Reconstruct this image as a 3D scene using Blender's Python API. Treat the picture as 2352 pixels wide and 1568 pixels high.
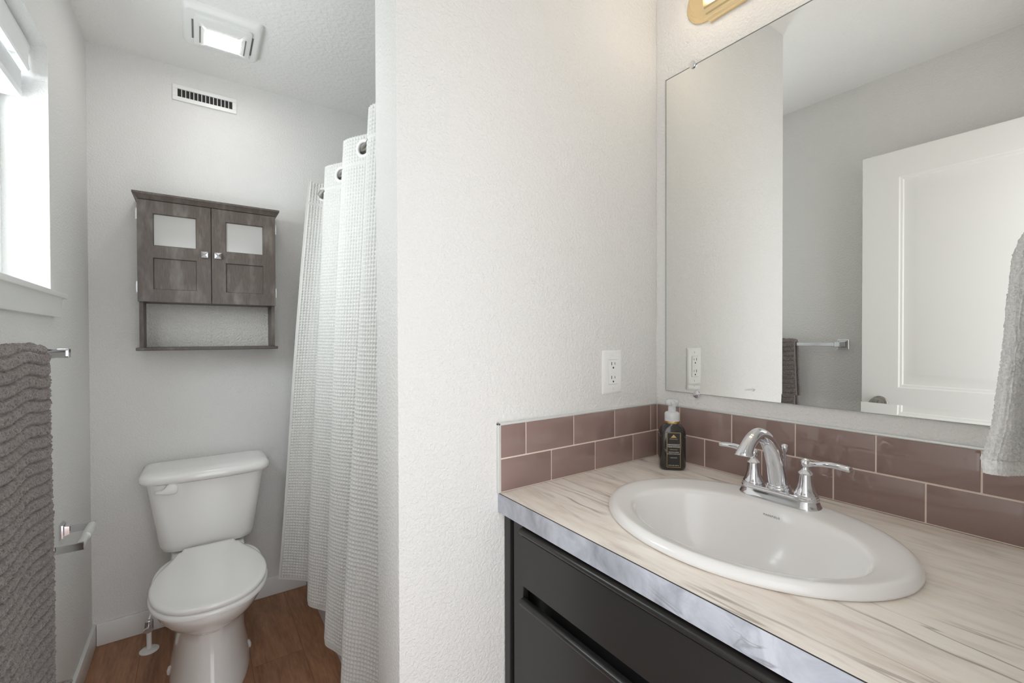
import bpy, bmesh, math, random
import numpy as np
from mathutils import Vector, Matrix
for o in list(bpy.data.objects): bpy.data.objects.remove(o)
SC = bpy.context.scene
COL = SC.collection
rnd = random.Random(7)

# ------------------------------------------------------------ camera
YAW, PIT, ROL, FPX = math.radians(34.943), math.radians(-0.524), math.radians(-0.162), 1030.6
cd = bpy.data.cameras.new('camera'); cam = bpy.data.objects.new('camera', cd); COL.objects.link(cam)
Fv = Vector((math.sin(YAW)*math.cos(PIT), math.cos(YAW)*math.cos(PIT), math.sin(PIT)))
Rv = Vector((math.cos(YAW), -math.sin(YAW), 0)); Uv = Rv.cross(Fv)
R2 = Rv*math.cos(ROL)+Uv*math.sin(ROL); U2 = -Rv*math.sin(ROL)+Uv*math.cos(ROL)
cam.matrix_world = Matrix(((R2.x, U2.x, -Fv.x, 0), (R2.y, U2.y, -Fv.y, 0), (R2.z, U2.z, -Fv.z, 1.2495), (0, 0, 0, 1)))
cd.sensor_width = 36; cd.lens = FPX*36/2352; cd.clip_start = 0.01
SC.camera = cam

# ------------------------------------------------------------ world, exposure
w = bpy.data.worlds.new('daylight'); SC.world = w; w.use_nodes = True
bg = w.node_tree.nodes['Background']; bg.inputs[0].default_value = (0.97, 0.98, 1.0, 1); bg.inputs[1].default_value = 2.4
vs = SC.view_settings
SC.display_settings.display_device = 'sRGB'
vs.view_transform = 'Standard'; vs.look = 'None'; vs.gamma = 1; vs.use_curve_mapping = False; vs.exposure = 0.0
SC.cycles.max_bounces = 14; SC.cycles.diffuse_bounces = 8; SC.cycles.glossy_bounces = 8; SC.cycles.transmission_bounces = 8
SC.cycles.sample_clamp_indirect = 6

# ------------------------------------------------------------ dimensions (metres)
XL, T, XM, P, XE, PT, H = -0.362, 2.460, 1.119, 0.849, 0.320, 0.127, 2.44
P2 = P+PT; YB = 0.040; ZC = 0.898; ZT = 1.051; XF = 0.553

def area(name, loc, rot, sx, sy, power, color=(1, 1, 1), spread=None):
    l = bpy.data.lights.new(name, 'AREA'); l.shape = 'RECTANGLE'; l.size = sx; l.size_y = sy; l.energy = power; l.color = color
    if spread: l.spread = spread
    o = bpy.data.objects.new(name, l); COL.objects.link(o); o.location = loc; o.rotation_euler = rot; return o
area('window_daylight', (-0.60, 1.59, 1.78), (0, math.radians(-90), 0), 0.95, 0.8, 50, (0.985, 0.978, 1.0))
WORLDFILL = area('hall_fill', (0.13, -0.55, 1.35), (math.radians(90), 0, 0), 0.7, 1.7, 1.5, (1, 0.99, 0.97))  # unseen fill lamp, added outside the doorway behind the camera

# ------------------------------------------------------------ helpers
def lin(c):
    c = [v/255.0 for v in c]
    return tuple((v/12.92 if v <= 0.04045 else ((v+0.055)/1.055)**2.4) for v in c)+(1.0,)

class MB:
    def __init__(s): s.v = []; s.f = []
    def add(s, vs_, fs_):
        n = len(s.v); s.v += [tuple(v) for v in vs_]; s.f += [tuple(i+n for i in f) for f in fs_]; return s
    def bm(s, b, M=None):
        b.verts.ensure_lookup_table(); b.verts.index_update()
        vs_ = [(M @ v.co if M else v.co.copy()) for v in b.verts]
        s.add(vs_, [[v.index for v in f.verts] for f in b.faces]); b.free(); return s
    def box(s, x0, y0, z0, x1, y1, z1, bev=0, seg=2, M=None):
        b = bmesh.new(); bmesh.ops.create_cube(b, size=1)
        for v in b.verts:
            v.co = Vector((x0+(v.co.x+.5)*(x1-x0), y0+(v.co.y+.5)*(y1-y0), z0+(v.co.z+.5)*(z1-z0)))
        if bev: bmesh.ops.bevel(b, geom=list(b.edges), offset=bev, segments=seg, profile=0.5, affect='EDGES')
        return s.bm(b, M)
    def rings(s, rings, cap0=True, cap1=True, closed=True):
        n = len(rings[0]); vs_ = [v for r in rings for v in r]; fs_ = []
        for i in range(len(rings)-1):
            for j in range(n if closed else n-1):
                k = (j+1) % n
                fs_.append((i*n+j, i*n+k, (i+1)*n+k, (i+1)*n+j))
        if cap0: fs_.append(tuple(reversed(range(n))))
        if cap1: fs_.append(tuple((len(rings)-1)*n+j for j in range(n)))
        return s.add(vs_, fs_)
    def lathe(s, prof, c=(0, 0, 0), axis='Z', seg=32, cap=True):
        rs = []
        for r, h in prof:
            ring = []
            for j in range(seg):
                a = 2*math.pi*j/seg; x, y = r*math.cos(a), r*math.sin(a)
                p = {'Z': (x, y, h), 'X': (h, x, y), 'Y': (y, h, x)}[axis]
                ring.append((p[0]+c[0], p[1]+c[1], p[2]+c[2]))
            rs.append(ring)
        return s.rings(rs, cap, cap)
    def tube(s, pts, rad, seg=16, cap=True, flat=1.0, up=(0, 0, 1)):
        pts = [Vector(p) for p in pts]; n = len(pts)
        if not hasattr(rad, '__len__'): rad = [rad]*n
        rs = []; up = Vector(up)
        for i, p in enumerate(pts):
            t = (pts[min(i+1, n-1)]-pts[max(i-1, 0)]).normalized()
            a = t.cross(up)
            if a.length < 1e-4: a = t.cross(Vector((0.3, 1, 0)))
            a.normalize(); b = a.cross(t).normalized(); r = rad[i]
            rs.append([p+a*(r*math.cos(q))+b*(r*flat*math.sin(q)) for q in [2*math.pi*j/seg for j in range(seg)]])
        return s.rings(rs, cap, cap)
    def prism(s, poly, axis, a, b):
        # poly of (p,q); axis: 'X' -> (a,p,q), 'Y' -> (p,a,q), 'Z' -> (p,q,a)
        f = {'X': lambda p, h: (h, p[0], p[1]), 'Y': lambda p, h: (p[0], h, p[1]), 'Z': lambda p, h: (p[0], p[1], h)}[axis]
        return s.rings([[f(p, a) for p in poly], [f(p, b) for p in poly]])
    def build(s, name, mat=None, parent=None, smooth=35, fix=True):
        me = bpy.data.meshes.new(name); me.from_pydata([tuple(v) for v in s.v], [], s.f)
        if fix:
            b = bmesh.new(); b.from_mesh(me); bmesh.ops.recalc_face_normals(b, faces=b.faces); b.to_mesh(me); b.free()
        if smooth:
            me.shade_smooth(); me.set_sharp_from_angle(angle=math.radians(smooth))
        if mat: me.materials.append(mat)
        o = bpy.data.objects.new(name, me); COL.objects.link(o)
        if parent: attach(o, parent)
        return o

def attach(o, parent):
    o.parent = parent
    loc = PW.get(parent.name, Vector((0, 0, 0)))
    o.location = -loc
    PW[o.name] = Vector((0, 0, 0))
PW = {}   # world origins of the empties (meshes are written in world coordinates)
def thing(name, label, cat, loc, group=None):
    o = bpy.data.objects.new(name, None); COL.objects.link(o); o.location = loc; o.empty_display_size = 0.05
    o['label'] = label; o['category'] = cat
    if group: o['group'] = group
    PW[o.name] = Vector(loc); return o
def tag(o, label, cat, group=None, kind=None):
    o['label'] = label; o['category'] = cat
    if group: o['group'] = group
    if kind: o['kind'] = kind
    return o
def struct(o): o['kind'] = 'structure'; return o
def sub(o, parent):    # sub-part of a mesh whose own origin stays at the world origin of its thing
    o.parent = parent; o.location = (0, 0, 0); return o

# ------------------------------------------------------------ materials
def mat(name, col=(200, 200, 200), rough=0.5, metal=0.0, spec=0.5, coat=0.0, sheen=0.0, trans=0.0, ior=1.45, emis=None, estr=0, alpha=1.0, raw=None):
    m = bpy.data.materials.new(name); m.use_nodes = True; b = m.node_tree.nodes['Principled BSDF']
    b.inputs['Base Color'].default_value = raw if raw else lin(col)
    b.inputs['Roughness'].default_value = rough; b.inputs['Metallic'].default_value = metal
    b.inputs['Specular IOR Level'].default_value = spec; b.inputs['Coat Weight'].default_value = coat
    b.inputs['Coat Roughness'].default_value = 0.05
    b.inputs['Sheen Weight'].default_value = sheen; b.inputs['Transmission Weight'].default_value = trans
    b.inputs['IOR'].default_value = ior; b.inputs['Alpha'].default_value = alpha
    if emis: b.inputs['Emission Color'].default_value = lin(emis); b.inputs['Emission Strength'].default_value = estr
    return m
class NT:
    def __init__(s, m): s.t = m.node_tree; s.b = s.t.nodes['Principled BSDF']; s.co = s.t.nodes.new('ShaderNodeTexCoord').outputs['Object']
    def n(s, ty, **kw):
        q = s.t.nodes.new(ty)
        for k, v in kw.items():
            if hasattr(q, k): setattr(q, k, v)
        return q
    def l(s, a, b): s.t.links.new(a, b)
    def mapping(s, scale=(1, 1, 1), rot=(0, 0, 0), loc=(0, 0, 0)):
        q = s.n('ShaderNodeMapping'); q.inputs['Scale'].default_value = scale; q.inputs['Rotation'].default_value = rot; q.inputs['Location'].default_value = loc
        s.l(s.co, q.inputs[0]); return q.outputs[0]
    def noise(s, sc, det=2, rough=0.5, vec=None, dist=0):
        q = s.n('ShaderNodeTexNoise'); q.inputs['Scale'].default_value = sc; q.inputs['Detail'].default_value = det
        q.inputs['Roughness'].default_value = rough; q.inputs['Distortion'].default_value = dist
        s.l(vec or s.co, q.inputs['Vector']); return q.outputs[0]
    def ramp(s, fac, stops, interp='LINEAR'):
        q = s.n('ShaderNodeValToRGB'); q.color_ramp.interpolation = interp; e = q.color_ramp.elements
        while len(e) < len(stops): e.new(0.5)
        for i, (p_, c) in enumerate(stops):
            e[i].position = p_; e[i].color = lin(c) if not isinstance(c, float) else (c, c, c, 1)
        s.l(fac, q.inputs[0]); return q.outputs[0]
    def mix(s, fac, a, b, mode='MIX'):
        q = s.n('ShaderNodeMix'); q.data_type = 'RGBA'; q.blend_type = mode
        for i, val in ((0, fac), (6, a), (7, b)):
            if hasattr(val, 'is_output') or isinstance(val, bpy.types.NodeSocket): s.l(val, q.inputs[i])
            else: q.inputs[i].default_value = val if i == 0 else lin(val)
        return q.outputs[2]
    def math(s, op, a, b=0.0, c=None):
        q = s.n('ShaderNodeMath'); q.operation = op
        for i, val in enumerate((a, b) if c is None else (a, b, c)):
            if isinstance(val, bpy.types.NodeSocket): s.l(val, q.inputs[i])
            else: q.inputs[i].default_value = val
        return q.outputs[0]
    def bump(s, h, strength=0.3, dist=0.002):
        q = s.n('ShaderNodeBump'); q.inputs['Strength'].default_value = strength; q.inputs['Distance'].default_value = dist
        s.l(h, q.inputs['Height']); s.l(q.outputs[0], s.b.inputs['Normal']); return q
    def col(s, o): s.l(o, s.b.inputs['Base Color'])

def wall_mat(name, col, sc, strength, dist):
    m = mat(name, col, 0.62, spec=0.3); n = NT(m)
    a = n.noise(sc, 3, 0.55); r = n.ramp(a, [(0.35, 0.0), (0.62, 1.0)])
    n.bump(r, strength, dist); return m
M_wall = wall_mat('wall_paint', (231, 230, 228), 150, 0.6, 0.0018)
M_wall_shelf = wall_mat('cabinet_back_film', (222, 219, 214), 130, 0.9, 0.003)
M_ceil = wall_mat('ceiling_paint', (242, 241, 239), 62, 0.4, 0.003)
M_trim = mat('trim_paint', (236, 236, 234), 0.35)
M_door = mat('door_paint', (240, 239, 236), 0.38)
M_porc = mat('porcelain', (246, 245, 243), 0.09, spec=0.6, coat=0.4)
M_sink = mat('sink_porcelain', (238, 237, 236), 0.16, spec=0.5, coat=0.15)
M_chrome = mat('chrome', (225, 226, 230), 0.07, 1.0)
M_satin = mat('satin_nickel', (150, 146, 142), 0.25, 1.0)
M_gold = mat('gold_foil', (214, 186, 132), 0.25, 1.0)
M_brass = mat('polished_brass', (246, 222, 176), 0.24, 1.0)
M_black = mat('black_cabinet_paint', (42, 41, 41), 0.3, spec=0.55)
n_ = NT(M_black); n_.bump(n_.noise(260, 2, vec=n_.mapping((1, .12, 1))), 0.12, 0.0006)
M_slot = mat('dark_slot', (52, 50, 48), 0.8)
M_gslot = mat('grey_slot', (120, 119, 117), 0.8)
M_plastic = mat('white_plastic', (238, 238, 236), 0.3)
M_vinyl = mat('white_vinyl', (238, 239, 240), 0.35)
M_tile = mat('mauve_glass_tile', (144, 121, 115), 0.08, spec=0.55, coat=0.6)
n_ = NT(M_tile); n_.bump(n_.noise(14, 1), 0.10, 0.004)
M_grout = mat('grout', (232, 216, 204), 0.7)
M_alu = mat('brushed_aluminium', (226, 228, 227), 0.3, 0.35)
M_mirror = mat('mirror_silver', (240, 241, 239), 0.0, 1.0)
M_medge = mat('mirror_edge', (150, 157, 155), 0.3)
M_frost = mat('frosted_panel', (176, 174, 171), 0.16, spec=0.6, coat=0.5)
M_label = mat('black_label', (44, 42, 40), 0.45)
M_white = mat('white_print', (235, 232, 225), 0.5)
M_ink = mat('grey_print', (80, 78, 76), 0.5)
M_tub = mat('white_tub', (214, 217, 220), 0.2, spec=0.5)

def m_curtain():
    m = mat('waffle_cotton', (216, 215, 212), 0.85, spec=0.2, sheen=0.15); n = NT(m); n.bump(n.noise(900, 2), 0.25, 0.0008); return m
M_curtain = m_curtain()
def m_terry(name, c0, c1, sc):
    m = mat(name, c0, 0.95, spec=0.1, sheen=0.4); n = NT(m)
    n.col(n.ramp(n.noise(sc, 3, 0.6), [(0.3, c1), (0.62, c0)])); n.bump(n.noise(sc*2, 3, 0.7), 0.8, 0.002); return m
M_towel = m_terry('taupe_terry', (146, 136, 131), (98, 89, 86), 230)
M_hand = m_terry('light_grey_terry', (243, 242, 240), (222, 221, 219), 260)

def m_wood():
    m = mat('grey_brown_stained_wood', (84, 78, 74), 0.42, spec=0.5); n = NT(m)
    g = n.noise(30, 4, 0.6, n.mapping((9, 9, 1)))
    base = n.ramp(g, [(0.3, (80, 71, 66)), (0.7, (96, 86, 80))])
    smudge_gloss = n.ramp(n.noise(9, 3, 0.6, n.mapping((2.2, 2, .7))), [(0.5, 0.0), (0.72, 0.5)])  # smudgy glossy reflections painted into the wood as paler streaks
    n.col(n.mix(smudge_gloss, base, (140, 134, 128))); n.l(n.ramp(g, [(0.2, 0.36), (0.8, 0.5)]), n.b.inputs['Roughness'])
    return m
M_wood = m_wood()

def m_floor():
    m = mat('oak_plank', (120, 84, 60), 0.33, spec=0.45); n = NT(m)
    br = n.n('ShaderNodeTexBrick'); n.l(n.mapping((1, 1, 1), (0, 0, math.pi/2), (0.75, 0.02, 0)), br.inputs['Vector'])
    br.inputs['Scale'].default_value = 1; br.inputs['Brick Width'].default_value = 1.2; br.inputs['Row Height'].default_value = 0.178
    br.inputs['Mortar Size'].default_value = 0.0012; br.inputs['Color1'].default_value = (0.2, 0.2, 0.2, 1); br.inputs['Color2'].default_value = (0.8, 0.8, 0.8, 1); br.inputs['Mortar'].default_value = (0, 0, 0, 1)
    plank = br.outputs['Color']
    vec = n.n('ShaderNodeVectorMath'); vec.operation = 'ADD'; n.l(n.mapping((1, 0.12, 1)), vec.inputs[0]); n.l(plank, vec.inputs[1])
    g = n.noise(16, 6, 0.62, vec.outputs[0], 1.6); g2 = n.noise(130, 3, 0.6, vec.outputs[0])
    c = n.ramp(g, [(0.28, (112, 72, 48)), (0.45, (148, 104, 77)), (0.62, (174, 127, 96)), (0.8, (198, 153, 121))])
    c = n.mix(0.35, c, n.ramp(g2, [(0.3, (106, 72, 52)), (0.7, (190, 145, 113))]))
    c = n.mix(0.15, c, n.ramp(plank, [(0.0, (116, 76, 52)), (1.0, (196, 144, 106))]))
    line = n.ramp(br.outputs['Fac'], [(0.0, 0.0), (1.0, 0.35)])
    n.col(n.mix(line, c, (48, 30, 22))); n.bump(g2, 0.15, 0.001); return m
M_floor = m_floor()

def m_counter():
    m = mat('travertine_laminate', (228, 217, 204), 0.3, spec=0.45); n = NT(m)
    v = n.mapping((1, 0.16, 1), (0, 0, math.radians(-9)))
    b1 = n.noise(11, 5, 0.6, v, 0.5); b2 = n.noise(46, 4, 0.65, v, 0.4)
    c = n.ramp(b1, [(0.3, (206, 191, 176)), (0.42, (232, 222, 211)), (0.52, (243, 237, 229)), (0.68, (240, 230, 220)), (0.8, (216, 202, 188))])
    c = n.mix(0.38, c, n.ramp(b2, [(0.32, (184, 170, 158)), (0.5, (238, 230, 221)), (0.7, (248, 243, 236))]))
    v2 = n.mapping((1, 0.11, 1), (0, 0, math.radians(-9)), (.4, .2, 0))
    vein = n.math('ABSOLUTE', n.math('SUBTRACT', n.noise(17, 3, 0.5, v2, 0.25), 0.5))
    vf = n.ramp(vein, [(0.0, 0.75), (0.02, 0.0)]); mk = n.ramp(n.noise(6, 2, 0.5, n.mapping((1, .6, 1))), [(0.48, 0.0), (0.6, 1.0)])
    n.col(n.mix(n.math('MULTIPLY', vf, mk), c, (122, 110, 101))); return m
M_counter = m_counter()
def m_edge():  # same laminate, with cool window light painted in as blue-grey
    m = mat('laminate_edge_cool_light', (170, 172, 180), 0.3); n = NT(m)
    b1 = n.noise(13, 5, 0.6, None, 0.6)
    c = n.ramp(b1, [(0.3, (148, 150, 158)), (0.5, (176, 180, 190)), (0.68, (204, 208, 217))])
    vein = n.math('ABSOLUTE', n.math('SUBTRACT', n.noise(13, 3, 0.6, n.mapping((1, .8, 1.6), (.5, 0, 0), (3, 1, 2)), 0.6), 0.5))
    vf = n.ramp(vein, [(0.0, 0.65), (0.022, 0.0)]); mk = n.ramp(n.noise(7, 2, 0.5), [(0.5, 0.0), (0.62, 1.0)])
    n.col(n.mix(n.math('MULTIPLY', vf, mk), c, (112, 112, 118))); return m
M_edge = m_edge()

def m_glass(name, tint=(235, 240, 240), rough=0.02, gfac=0.12):
    m = bpy.data.materials.new(name); m.use_nodes = True; t = m.node_tree
    for q in list(t.nodes): t.nodes.remove(q)
    o = t.nodes.new('ShaderNodeOutputMaterial'); mx = t.nodes.new('ShaderNodeMixShader'); tr = t.nodes.new('ShaderNodeBsdfTransparent'); gl = t.nodes.new('ShaderNodeBsdfGlossy')
    tr.inputs[0].default_value = lin(tint); gl.inputs['Roughness'].default_value = rough; mx.inputs[0].default_value = gfac
    t.links.new(tr.outputs[0], mx.inputs[1]); t.links.new(gl.outputs[0], mx.inputs[2]); t.links.new(mx.outputs[0], o.inputs[0]); return m
M_glass = m_glass('window_glass')
M_pump = mat('translucent_white_plastic', (236, 238, 240), 0.25, spec=0.5, trans=0.25)
M_soap = mat('dark_smoked_plastic', (38, 34, 29), 0.1, spec=0.6, coat=0.5)
M_lens = mat('lit_lens', (255, 255, 255), 0.4, emis=(255, 251, 247), estr=36)
M_bulb = mat('lit_bulb_glass', (255, 255, 255), 0.4, emis=(255, 244, 228), estr=7.0)

# ============================================================ SETTING
XR = XM+0.14; XO = XL-0.15
struct(MB().box(XO-0.05, -0.12, -0.1, XR, T+0.12, 0).build('floor', M_floor, smooth=0))
struct(MB().box(XO-0.05, -0.12, H, XR, T+0.12, H+0.1).build('ceiling', M_ceil, smooth=0))
struct(MB().box(XO, T, 0, XR, T+0.12, H).build('wall_back', M_wall, smooth=0))
struct(MB().box(XM, -0.08, 0, XR, T, H).build('wall_right', M_wall, smooth=0))
WY0, WY1, WZ0, WZ1 = 1.284, 1.894, 1.372, 2.113
wl = MB().box(XO, -0.08, 0, XL, T, WZ0).box(XO, -0.08, WZ1, XL, T, H).box(XO, -0.08, WZ0, XL, WY0, WZ1).box(XO, WY1, WZ0, XL, T, WZ1)
struct(wl.build('wall_left', M_wall, smooth=0))
DX0, DX1, DZ = -0.232, 0.488, 2.06
wf = MB().box(XL, -0.08, 0, DX0, YB, H).box(DX1, -0.08, 0, XM, YB, H).box(DX0, -0.08, DZ, DX1, YB, H)
struct(wf.build('wall_front', M_wall, smooth=0))
struct(MB().box(XE, P, 0, XM, P2, H, 0.0025, 2).build('wall_partition', M_wall, smooth=40))
def baseb(name, x0, y0, x1, y1):
    struct(MB().box(x0, y0, 0, x1, y1, 0.089, 0.003, 2).build(name, M_trim))
baseb('baseboard_back', XL+0.0135, T-0.013, 0.4385, T)
baseb('baseboard_left', XL, YB+0.02, XL+0.013, T)
baseb('baseboard_partition', XE-0.013, P+0.0, XE, P2)
# door lining round the doorway
struct(MB().box(DX0-0.0, -0.085, 0, DX0+0.002, YB+0.001, DZ).box(DX1-0.002, -0.085, 0, DX1, YB+0.001, DZ).box(DX0, -0.085, DZ-0.002, DX1, YB+0.001, DZ).build('trim_2', M_trim, smooth=0))

# window sill and apron
tr = MB().box(XO+0.055, WY0, WZ0, XL, WY1, 1.387).box(XL, WY0-0.05, WZ0, XL+0.030, WY1+0.05, 1.387, 0.003, 2)
tr.prism([(XL, 1.315), (XL+0.016, 1.315), (XL+0.018, 1.322), (XL+0.018, 1.366), (XL+0.022, 1.372), (XL, 1.372)], 'Y', WY0-0.036, WY1+0.036)
struct(tr.build('trim_1', M_trim))
# window
wx = XO+0.02
wn = bpy.data.objects.new('window_1', None); COL.objects.link(wn); wn.location = (wx, (WY0+WY1)/2, WZ0); struct(wn); PW['window_1'] = Vector(wn.location)
fr = MB()
def framebox(mb, x0, x1, y0, y1, z0, z1, t, bev=0.002):
    mb.box(x0, y0, z0, x1, y1, z0+t, bev).box(x0, y0, z1-t, x1, y1, z1, bev).box(x0, y0, z0+t, x1, y0+t, z1-t, bev).box(x0, y1-t, z0+t, x1, y1, z1-t, bev)
framebox(fr, wx, wx+0.032, WY0, WY1, 1.387, WZ1, 0.04)
fr.build('window_frame', M_vinyl, wn)
sash = MB(); framebox(sash, wx+0.004, wx+0.026, WY0+0.042, WY1-0.042, 1.429, 1.75, 0.028); framebox(sash, wx+0.002, wx+0.018, WY0+0.042, WY1-0.042, 1.752, WZ1-0.042, 0.024)
sash.build('sash', M_vinyl, wn)
MB().box(wx+0.011, WY0+0.07, 1.457, wx+0.014, WY1-0.07, 1.722).box(wx+0.008, WY0+0.066, 1.776, wx+0.011, WY1-0.066, WZ1-0.066).build('glass', M_glass, wn, smooth=0)

# blind
bl = thing('window_blind', 'white horizontal blind drawn up at the top of the window opening', 'blind', (-0.42, 1.589, WZ1))
bx = MB()
pr = [(-0.4085, 2.040), (-0.400, 2.028), (-0.397, 2.034), (-0.400, 2.046), (-0.400, 2.080), (-0.396, 2.090), (-0.396, 2.104), (-0.4085, 2.104)]
bx.prism(pr, 'Y', WY0+0.008, WY1-0.012); bx.build('valance', M_vinyl, bl)
MB().box(-0.462, WY0+0.012, 2.072, -0.4105, WY1-0.016, WZ1-0.001, 0.002).build('headrail', M_vinyl, bl)
sl = MB()
for i in range(13):
    z = 1.968+i*0.0042
    sl.box(-0.463, WY0+0.012, z, -0.413, WY1-0.018, z+0.0026, 0.001, 1)
sl.build('slats', M_vinyl, bl)
MB().box(-0.464, WY0+0.012, 1.944, -0.412, WY1-0.018, 1.966, 0.003, 2).build('bottom_rail', M_vinyl, bl)
for y in (WY0+0.1, WY1-0.1):
    MB().tube([(-0.438, y, 2.02), (-0.438, y, 2.073)], 0.0012, 6).build('lift_cord', M_vinyl, bl)

# door
XD = -0.231
dr = bpy.data.objects.new('door_1', None); COL.objects.link(dr); dr.location = (XD-0.0175, 0.045, 0.01); struct(dr); PW['door_1'] = Vector(dr.location)
DY0, DY1 = 0.045, 0.757
dm = MB()
def rect(x, y0, y1, z0, z1): return [(x, y0, z0), (x, y1, z0), (x, y1, z1), (x, y0, z1)]
def doorface(xf, s):
    ys = [DY0, 0.173, 0.629, DY1]; zs = [0.012, 0.22, 0.88, 1.029, 1.932, 2.045]
    for i in range(3):
        for j in range(5):
            if i == 1 and j in (1, 3):
                prof = [(0, 0), (0.005, 0.0035), (0.012, 0.0045), (0.016, 0.009), (0.026, 0.0095), (0.058, 0.003), (0.061, 0.0025)]
                rs = [rect(xf-s*d, ys[1]+o, ys[2]-o, zs[j]+o, zs[j+1]-o) for o, d in prof]
                dm.rings(rs, False, True)
            else: dm.add(rect(xf, ys[i], ys[i+1], zs[j], zs[j+1]), [(0, 1, 2, 3)])
doorface(XD, 1); doorface(XD-0.035, -1)
for a, b in (((XD, DY0), (XD-0.035, DY0)), ((XD, DY1), (XD-0.035, DY1))):
    dm.add([(a[0], a[1], 0.012), (b[0], b[1], 0.012), (b[0], b[1], 2.045), (a[0], a[1], 2.045)], [(0, 1, 2, 3)])
for z in (0.012, 2.045): dm.add([(XD, DY0, z), (XD, DY1, z), (XD-0.035, DY1, z), (XD-0.035, DY0, z)], [(0, 1, 2, 3)])
leaf = dm.build('door_leaf', M_door, dr, smooth=20)
for s in (1, -1):
    x = XD if s > 0 else XD-0.035
    pf = [(0.032, 0), (0.032, 0.004), (0.026, 0.009), (0.012, 0.011), (0.011, 0.020), (0.016, 0.024), (0.026, 0.030), (0.0285, 0.038), (0.026, 0.046), (0.016, 0.051), (0.003, 0.052)]
    MB().lathe([(r, x+s*h) for r, h in pf], (0, 0.692, 0.955), 'X', 36).build('door_knob', M_satin, dr)
MB().box(XD-0.026, DY1, 0.93, XD-0.009, DY1+0.0015, 0.98).box(XD-0.022, DY1, 0.948, XD-0.013, DY1+0.007, 0.962, 0.002).build('latch', M_satin, dr)
for z in (0.25, 1.05, 1.85): MB().lathe([(0.006, z-0.045), (0.006, z+0.045)], (XD+0.004, DY0-0.0045+0.002, 0), 'Z', 12).build('hinge', M_satin, dr)

# ============================================================ CEILING LIGHT / VENT
fl = thing('exhaust_fan_light', 'square white exhaust fan with lit panel on the ceiling above the toilet', 'ceiling light', (0.088, 2.07, H))
def rrect(cx, cy, hx, hy, r, z, n=6):
    out = []
    for (sx, sy, a0) in ((1, 1, 0), (-1, 1, 90), (-1, -1, 180), (1, -1, 270)):
        for k in range(n+1):
            a = math.radians(a0+90*k/n); out.append((cx+sx*(hx-r)+r*math.cos(a), cy+sy*(hy-r)+r*math.sin(a), z))
    return out
cx, cy = 0.087, 2.080
g = MB().rings([rrect(cx, cy, 0.129, 0.134, 0.020, H), rrect(cx, cy, 0.128, 0.133, 0.020, H-0.008), rrect(cx, cy, 0.121, 0.126, 0.026, H-0.021), rrect(cx, cy, 0.115, 0.120, 0.026, H-0.024),
                rrect(cx, cy, 0.1, 0.105, 0.01, H-0.023)], True, True)
g.build('grille', M_plastic, fl, smooth=50)
g = MB().rings([rrect(cx, cy, 0.092, 0.098, 0.012, H-0.022), rrect(cx, cy, 0.092, 0.098, 0.012, H-0.030), rrect(cx, cy, 0.088, 0.094, 0.014, H-0.032), rrect(cx, cy+0.015, 0.0585, 0.0525, 0.008, H-0.034), rrect(cx, cy+0.015, 0.0555, 0.0495, 0.008, H-0.030)], True, True)
g.build('lens_surround', M_plastic, fl, smooth=50)
for s in (-1, 1):
    MB().box(cx+s*0.0965-0.0028, cy-0.060, H-0.0245, cx+s*0.0965+0.0028, cy+0.065, H-0.0235).box(cx+s*0.0735-0.002, cy-0.045, H-0.0345, cx+s*0.0735+0.002, cy+0.065, H-0.0332).build('air_slot', M_gslot, fl, smooth=0)
MB().rings([rrect(cx, cy+0.015, 0.055, 0.049, 0.008, H-0.0295), rrect(cx, cy+0.015, 0.055, 0.049, 0.008, H-0.0355), rrect(cx, cy+0.015, 0.052, 0.046, 0.008, H-0.037)], True, True).build('lens', M_lens, fl, smooth=60)

vt = thing('wall_vent', 'white louvred register high on the wall above the wooden cabinet', 'vent', (0.034, T, 2.326))
vp = MB(); X0, X1, Z0, Z1 = -0.085, 0.154, 2.2915, 2.3605; x0, x1, z0, z1 = -0.067, 0.137, 2.309, 2.343
yo = T-0.008
for (a, b, c, d) in ((X0, Z0, X1, z0), (X0, z1, X1, Z1), (X0, z0, x0, z1), (x1, z0, X1, z1)):
    vp.box(a, yo, b, c, T, d, 0.0012, 1)
vp.build('frame', M_plastic, vt)
MB().box(x0, T-0.0015, z0, x1, T-0.0005, z1).build('duct_opening', M_slot, vt, smooth=0)
for i in range(1, 14):
    x = x0+(x1-x0)*i/14
    MB().box(x-0.0013, yo+0.001, z0+0.0002, x+0.0013, T-0.002, z1-0.0002).build('louvre', M_plastic, vt, smooth=0)

# ============================================================ WALL CABINET
cb = thing('wall_cabinet', 'dark grey-brown wooden two-door cabinet hung on the wall above the toilet', 'cabinet', (0.048, T, 1.2))
CY = 2.31; cx0, cx1 = -0.194, 0.290; CT = 1.806
bd = MB()
bd.box(cx0, CY+0.02, 1.213, cx0+0.013, T, CT).box(cx1-0.013, CY+0.02, 1.213, cx1, T, CT)
bd.box(cx0+0.013, CY+0.02, 1.398, cx1-0.013, T, 1.410).box(cx0+0.013, CY+0.02, CT-0.013, cx1-0.013, T, CT)
bd.box(cx0+0.0135, T-0.008, 1.411, cx1-0.0135, T-0.002, CT-0.014)
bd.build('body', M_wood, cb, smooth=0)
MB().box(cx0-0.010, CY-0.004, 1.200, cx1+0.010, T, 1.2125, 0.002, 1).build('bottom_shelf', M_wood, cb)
sh = MB()
for (a, b) in ((cx0+0.0135, 0.0476), (0.0484, cx1-0.0135)): sh.box(a, T-0.008, 1.213, b, T-0.003, 1.3975)
sh.build('back_panel', M_wall_shelf, cb, smooth=0)
cr = MB()
def yr(xa, xb, yf, z): return [(xa, yf, z), (xb, yf, z), (xb, T, z), (xa, T, z)]
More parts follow.
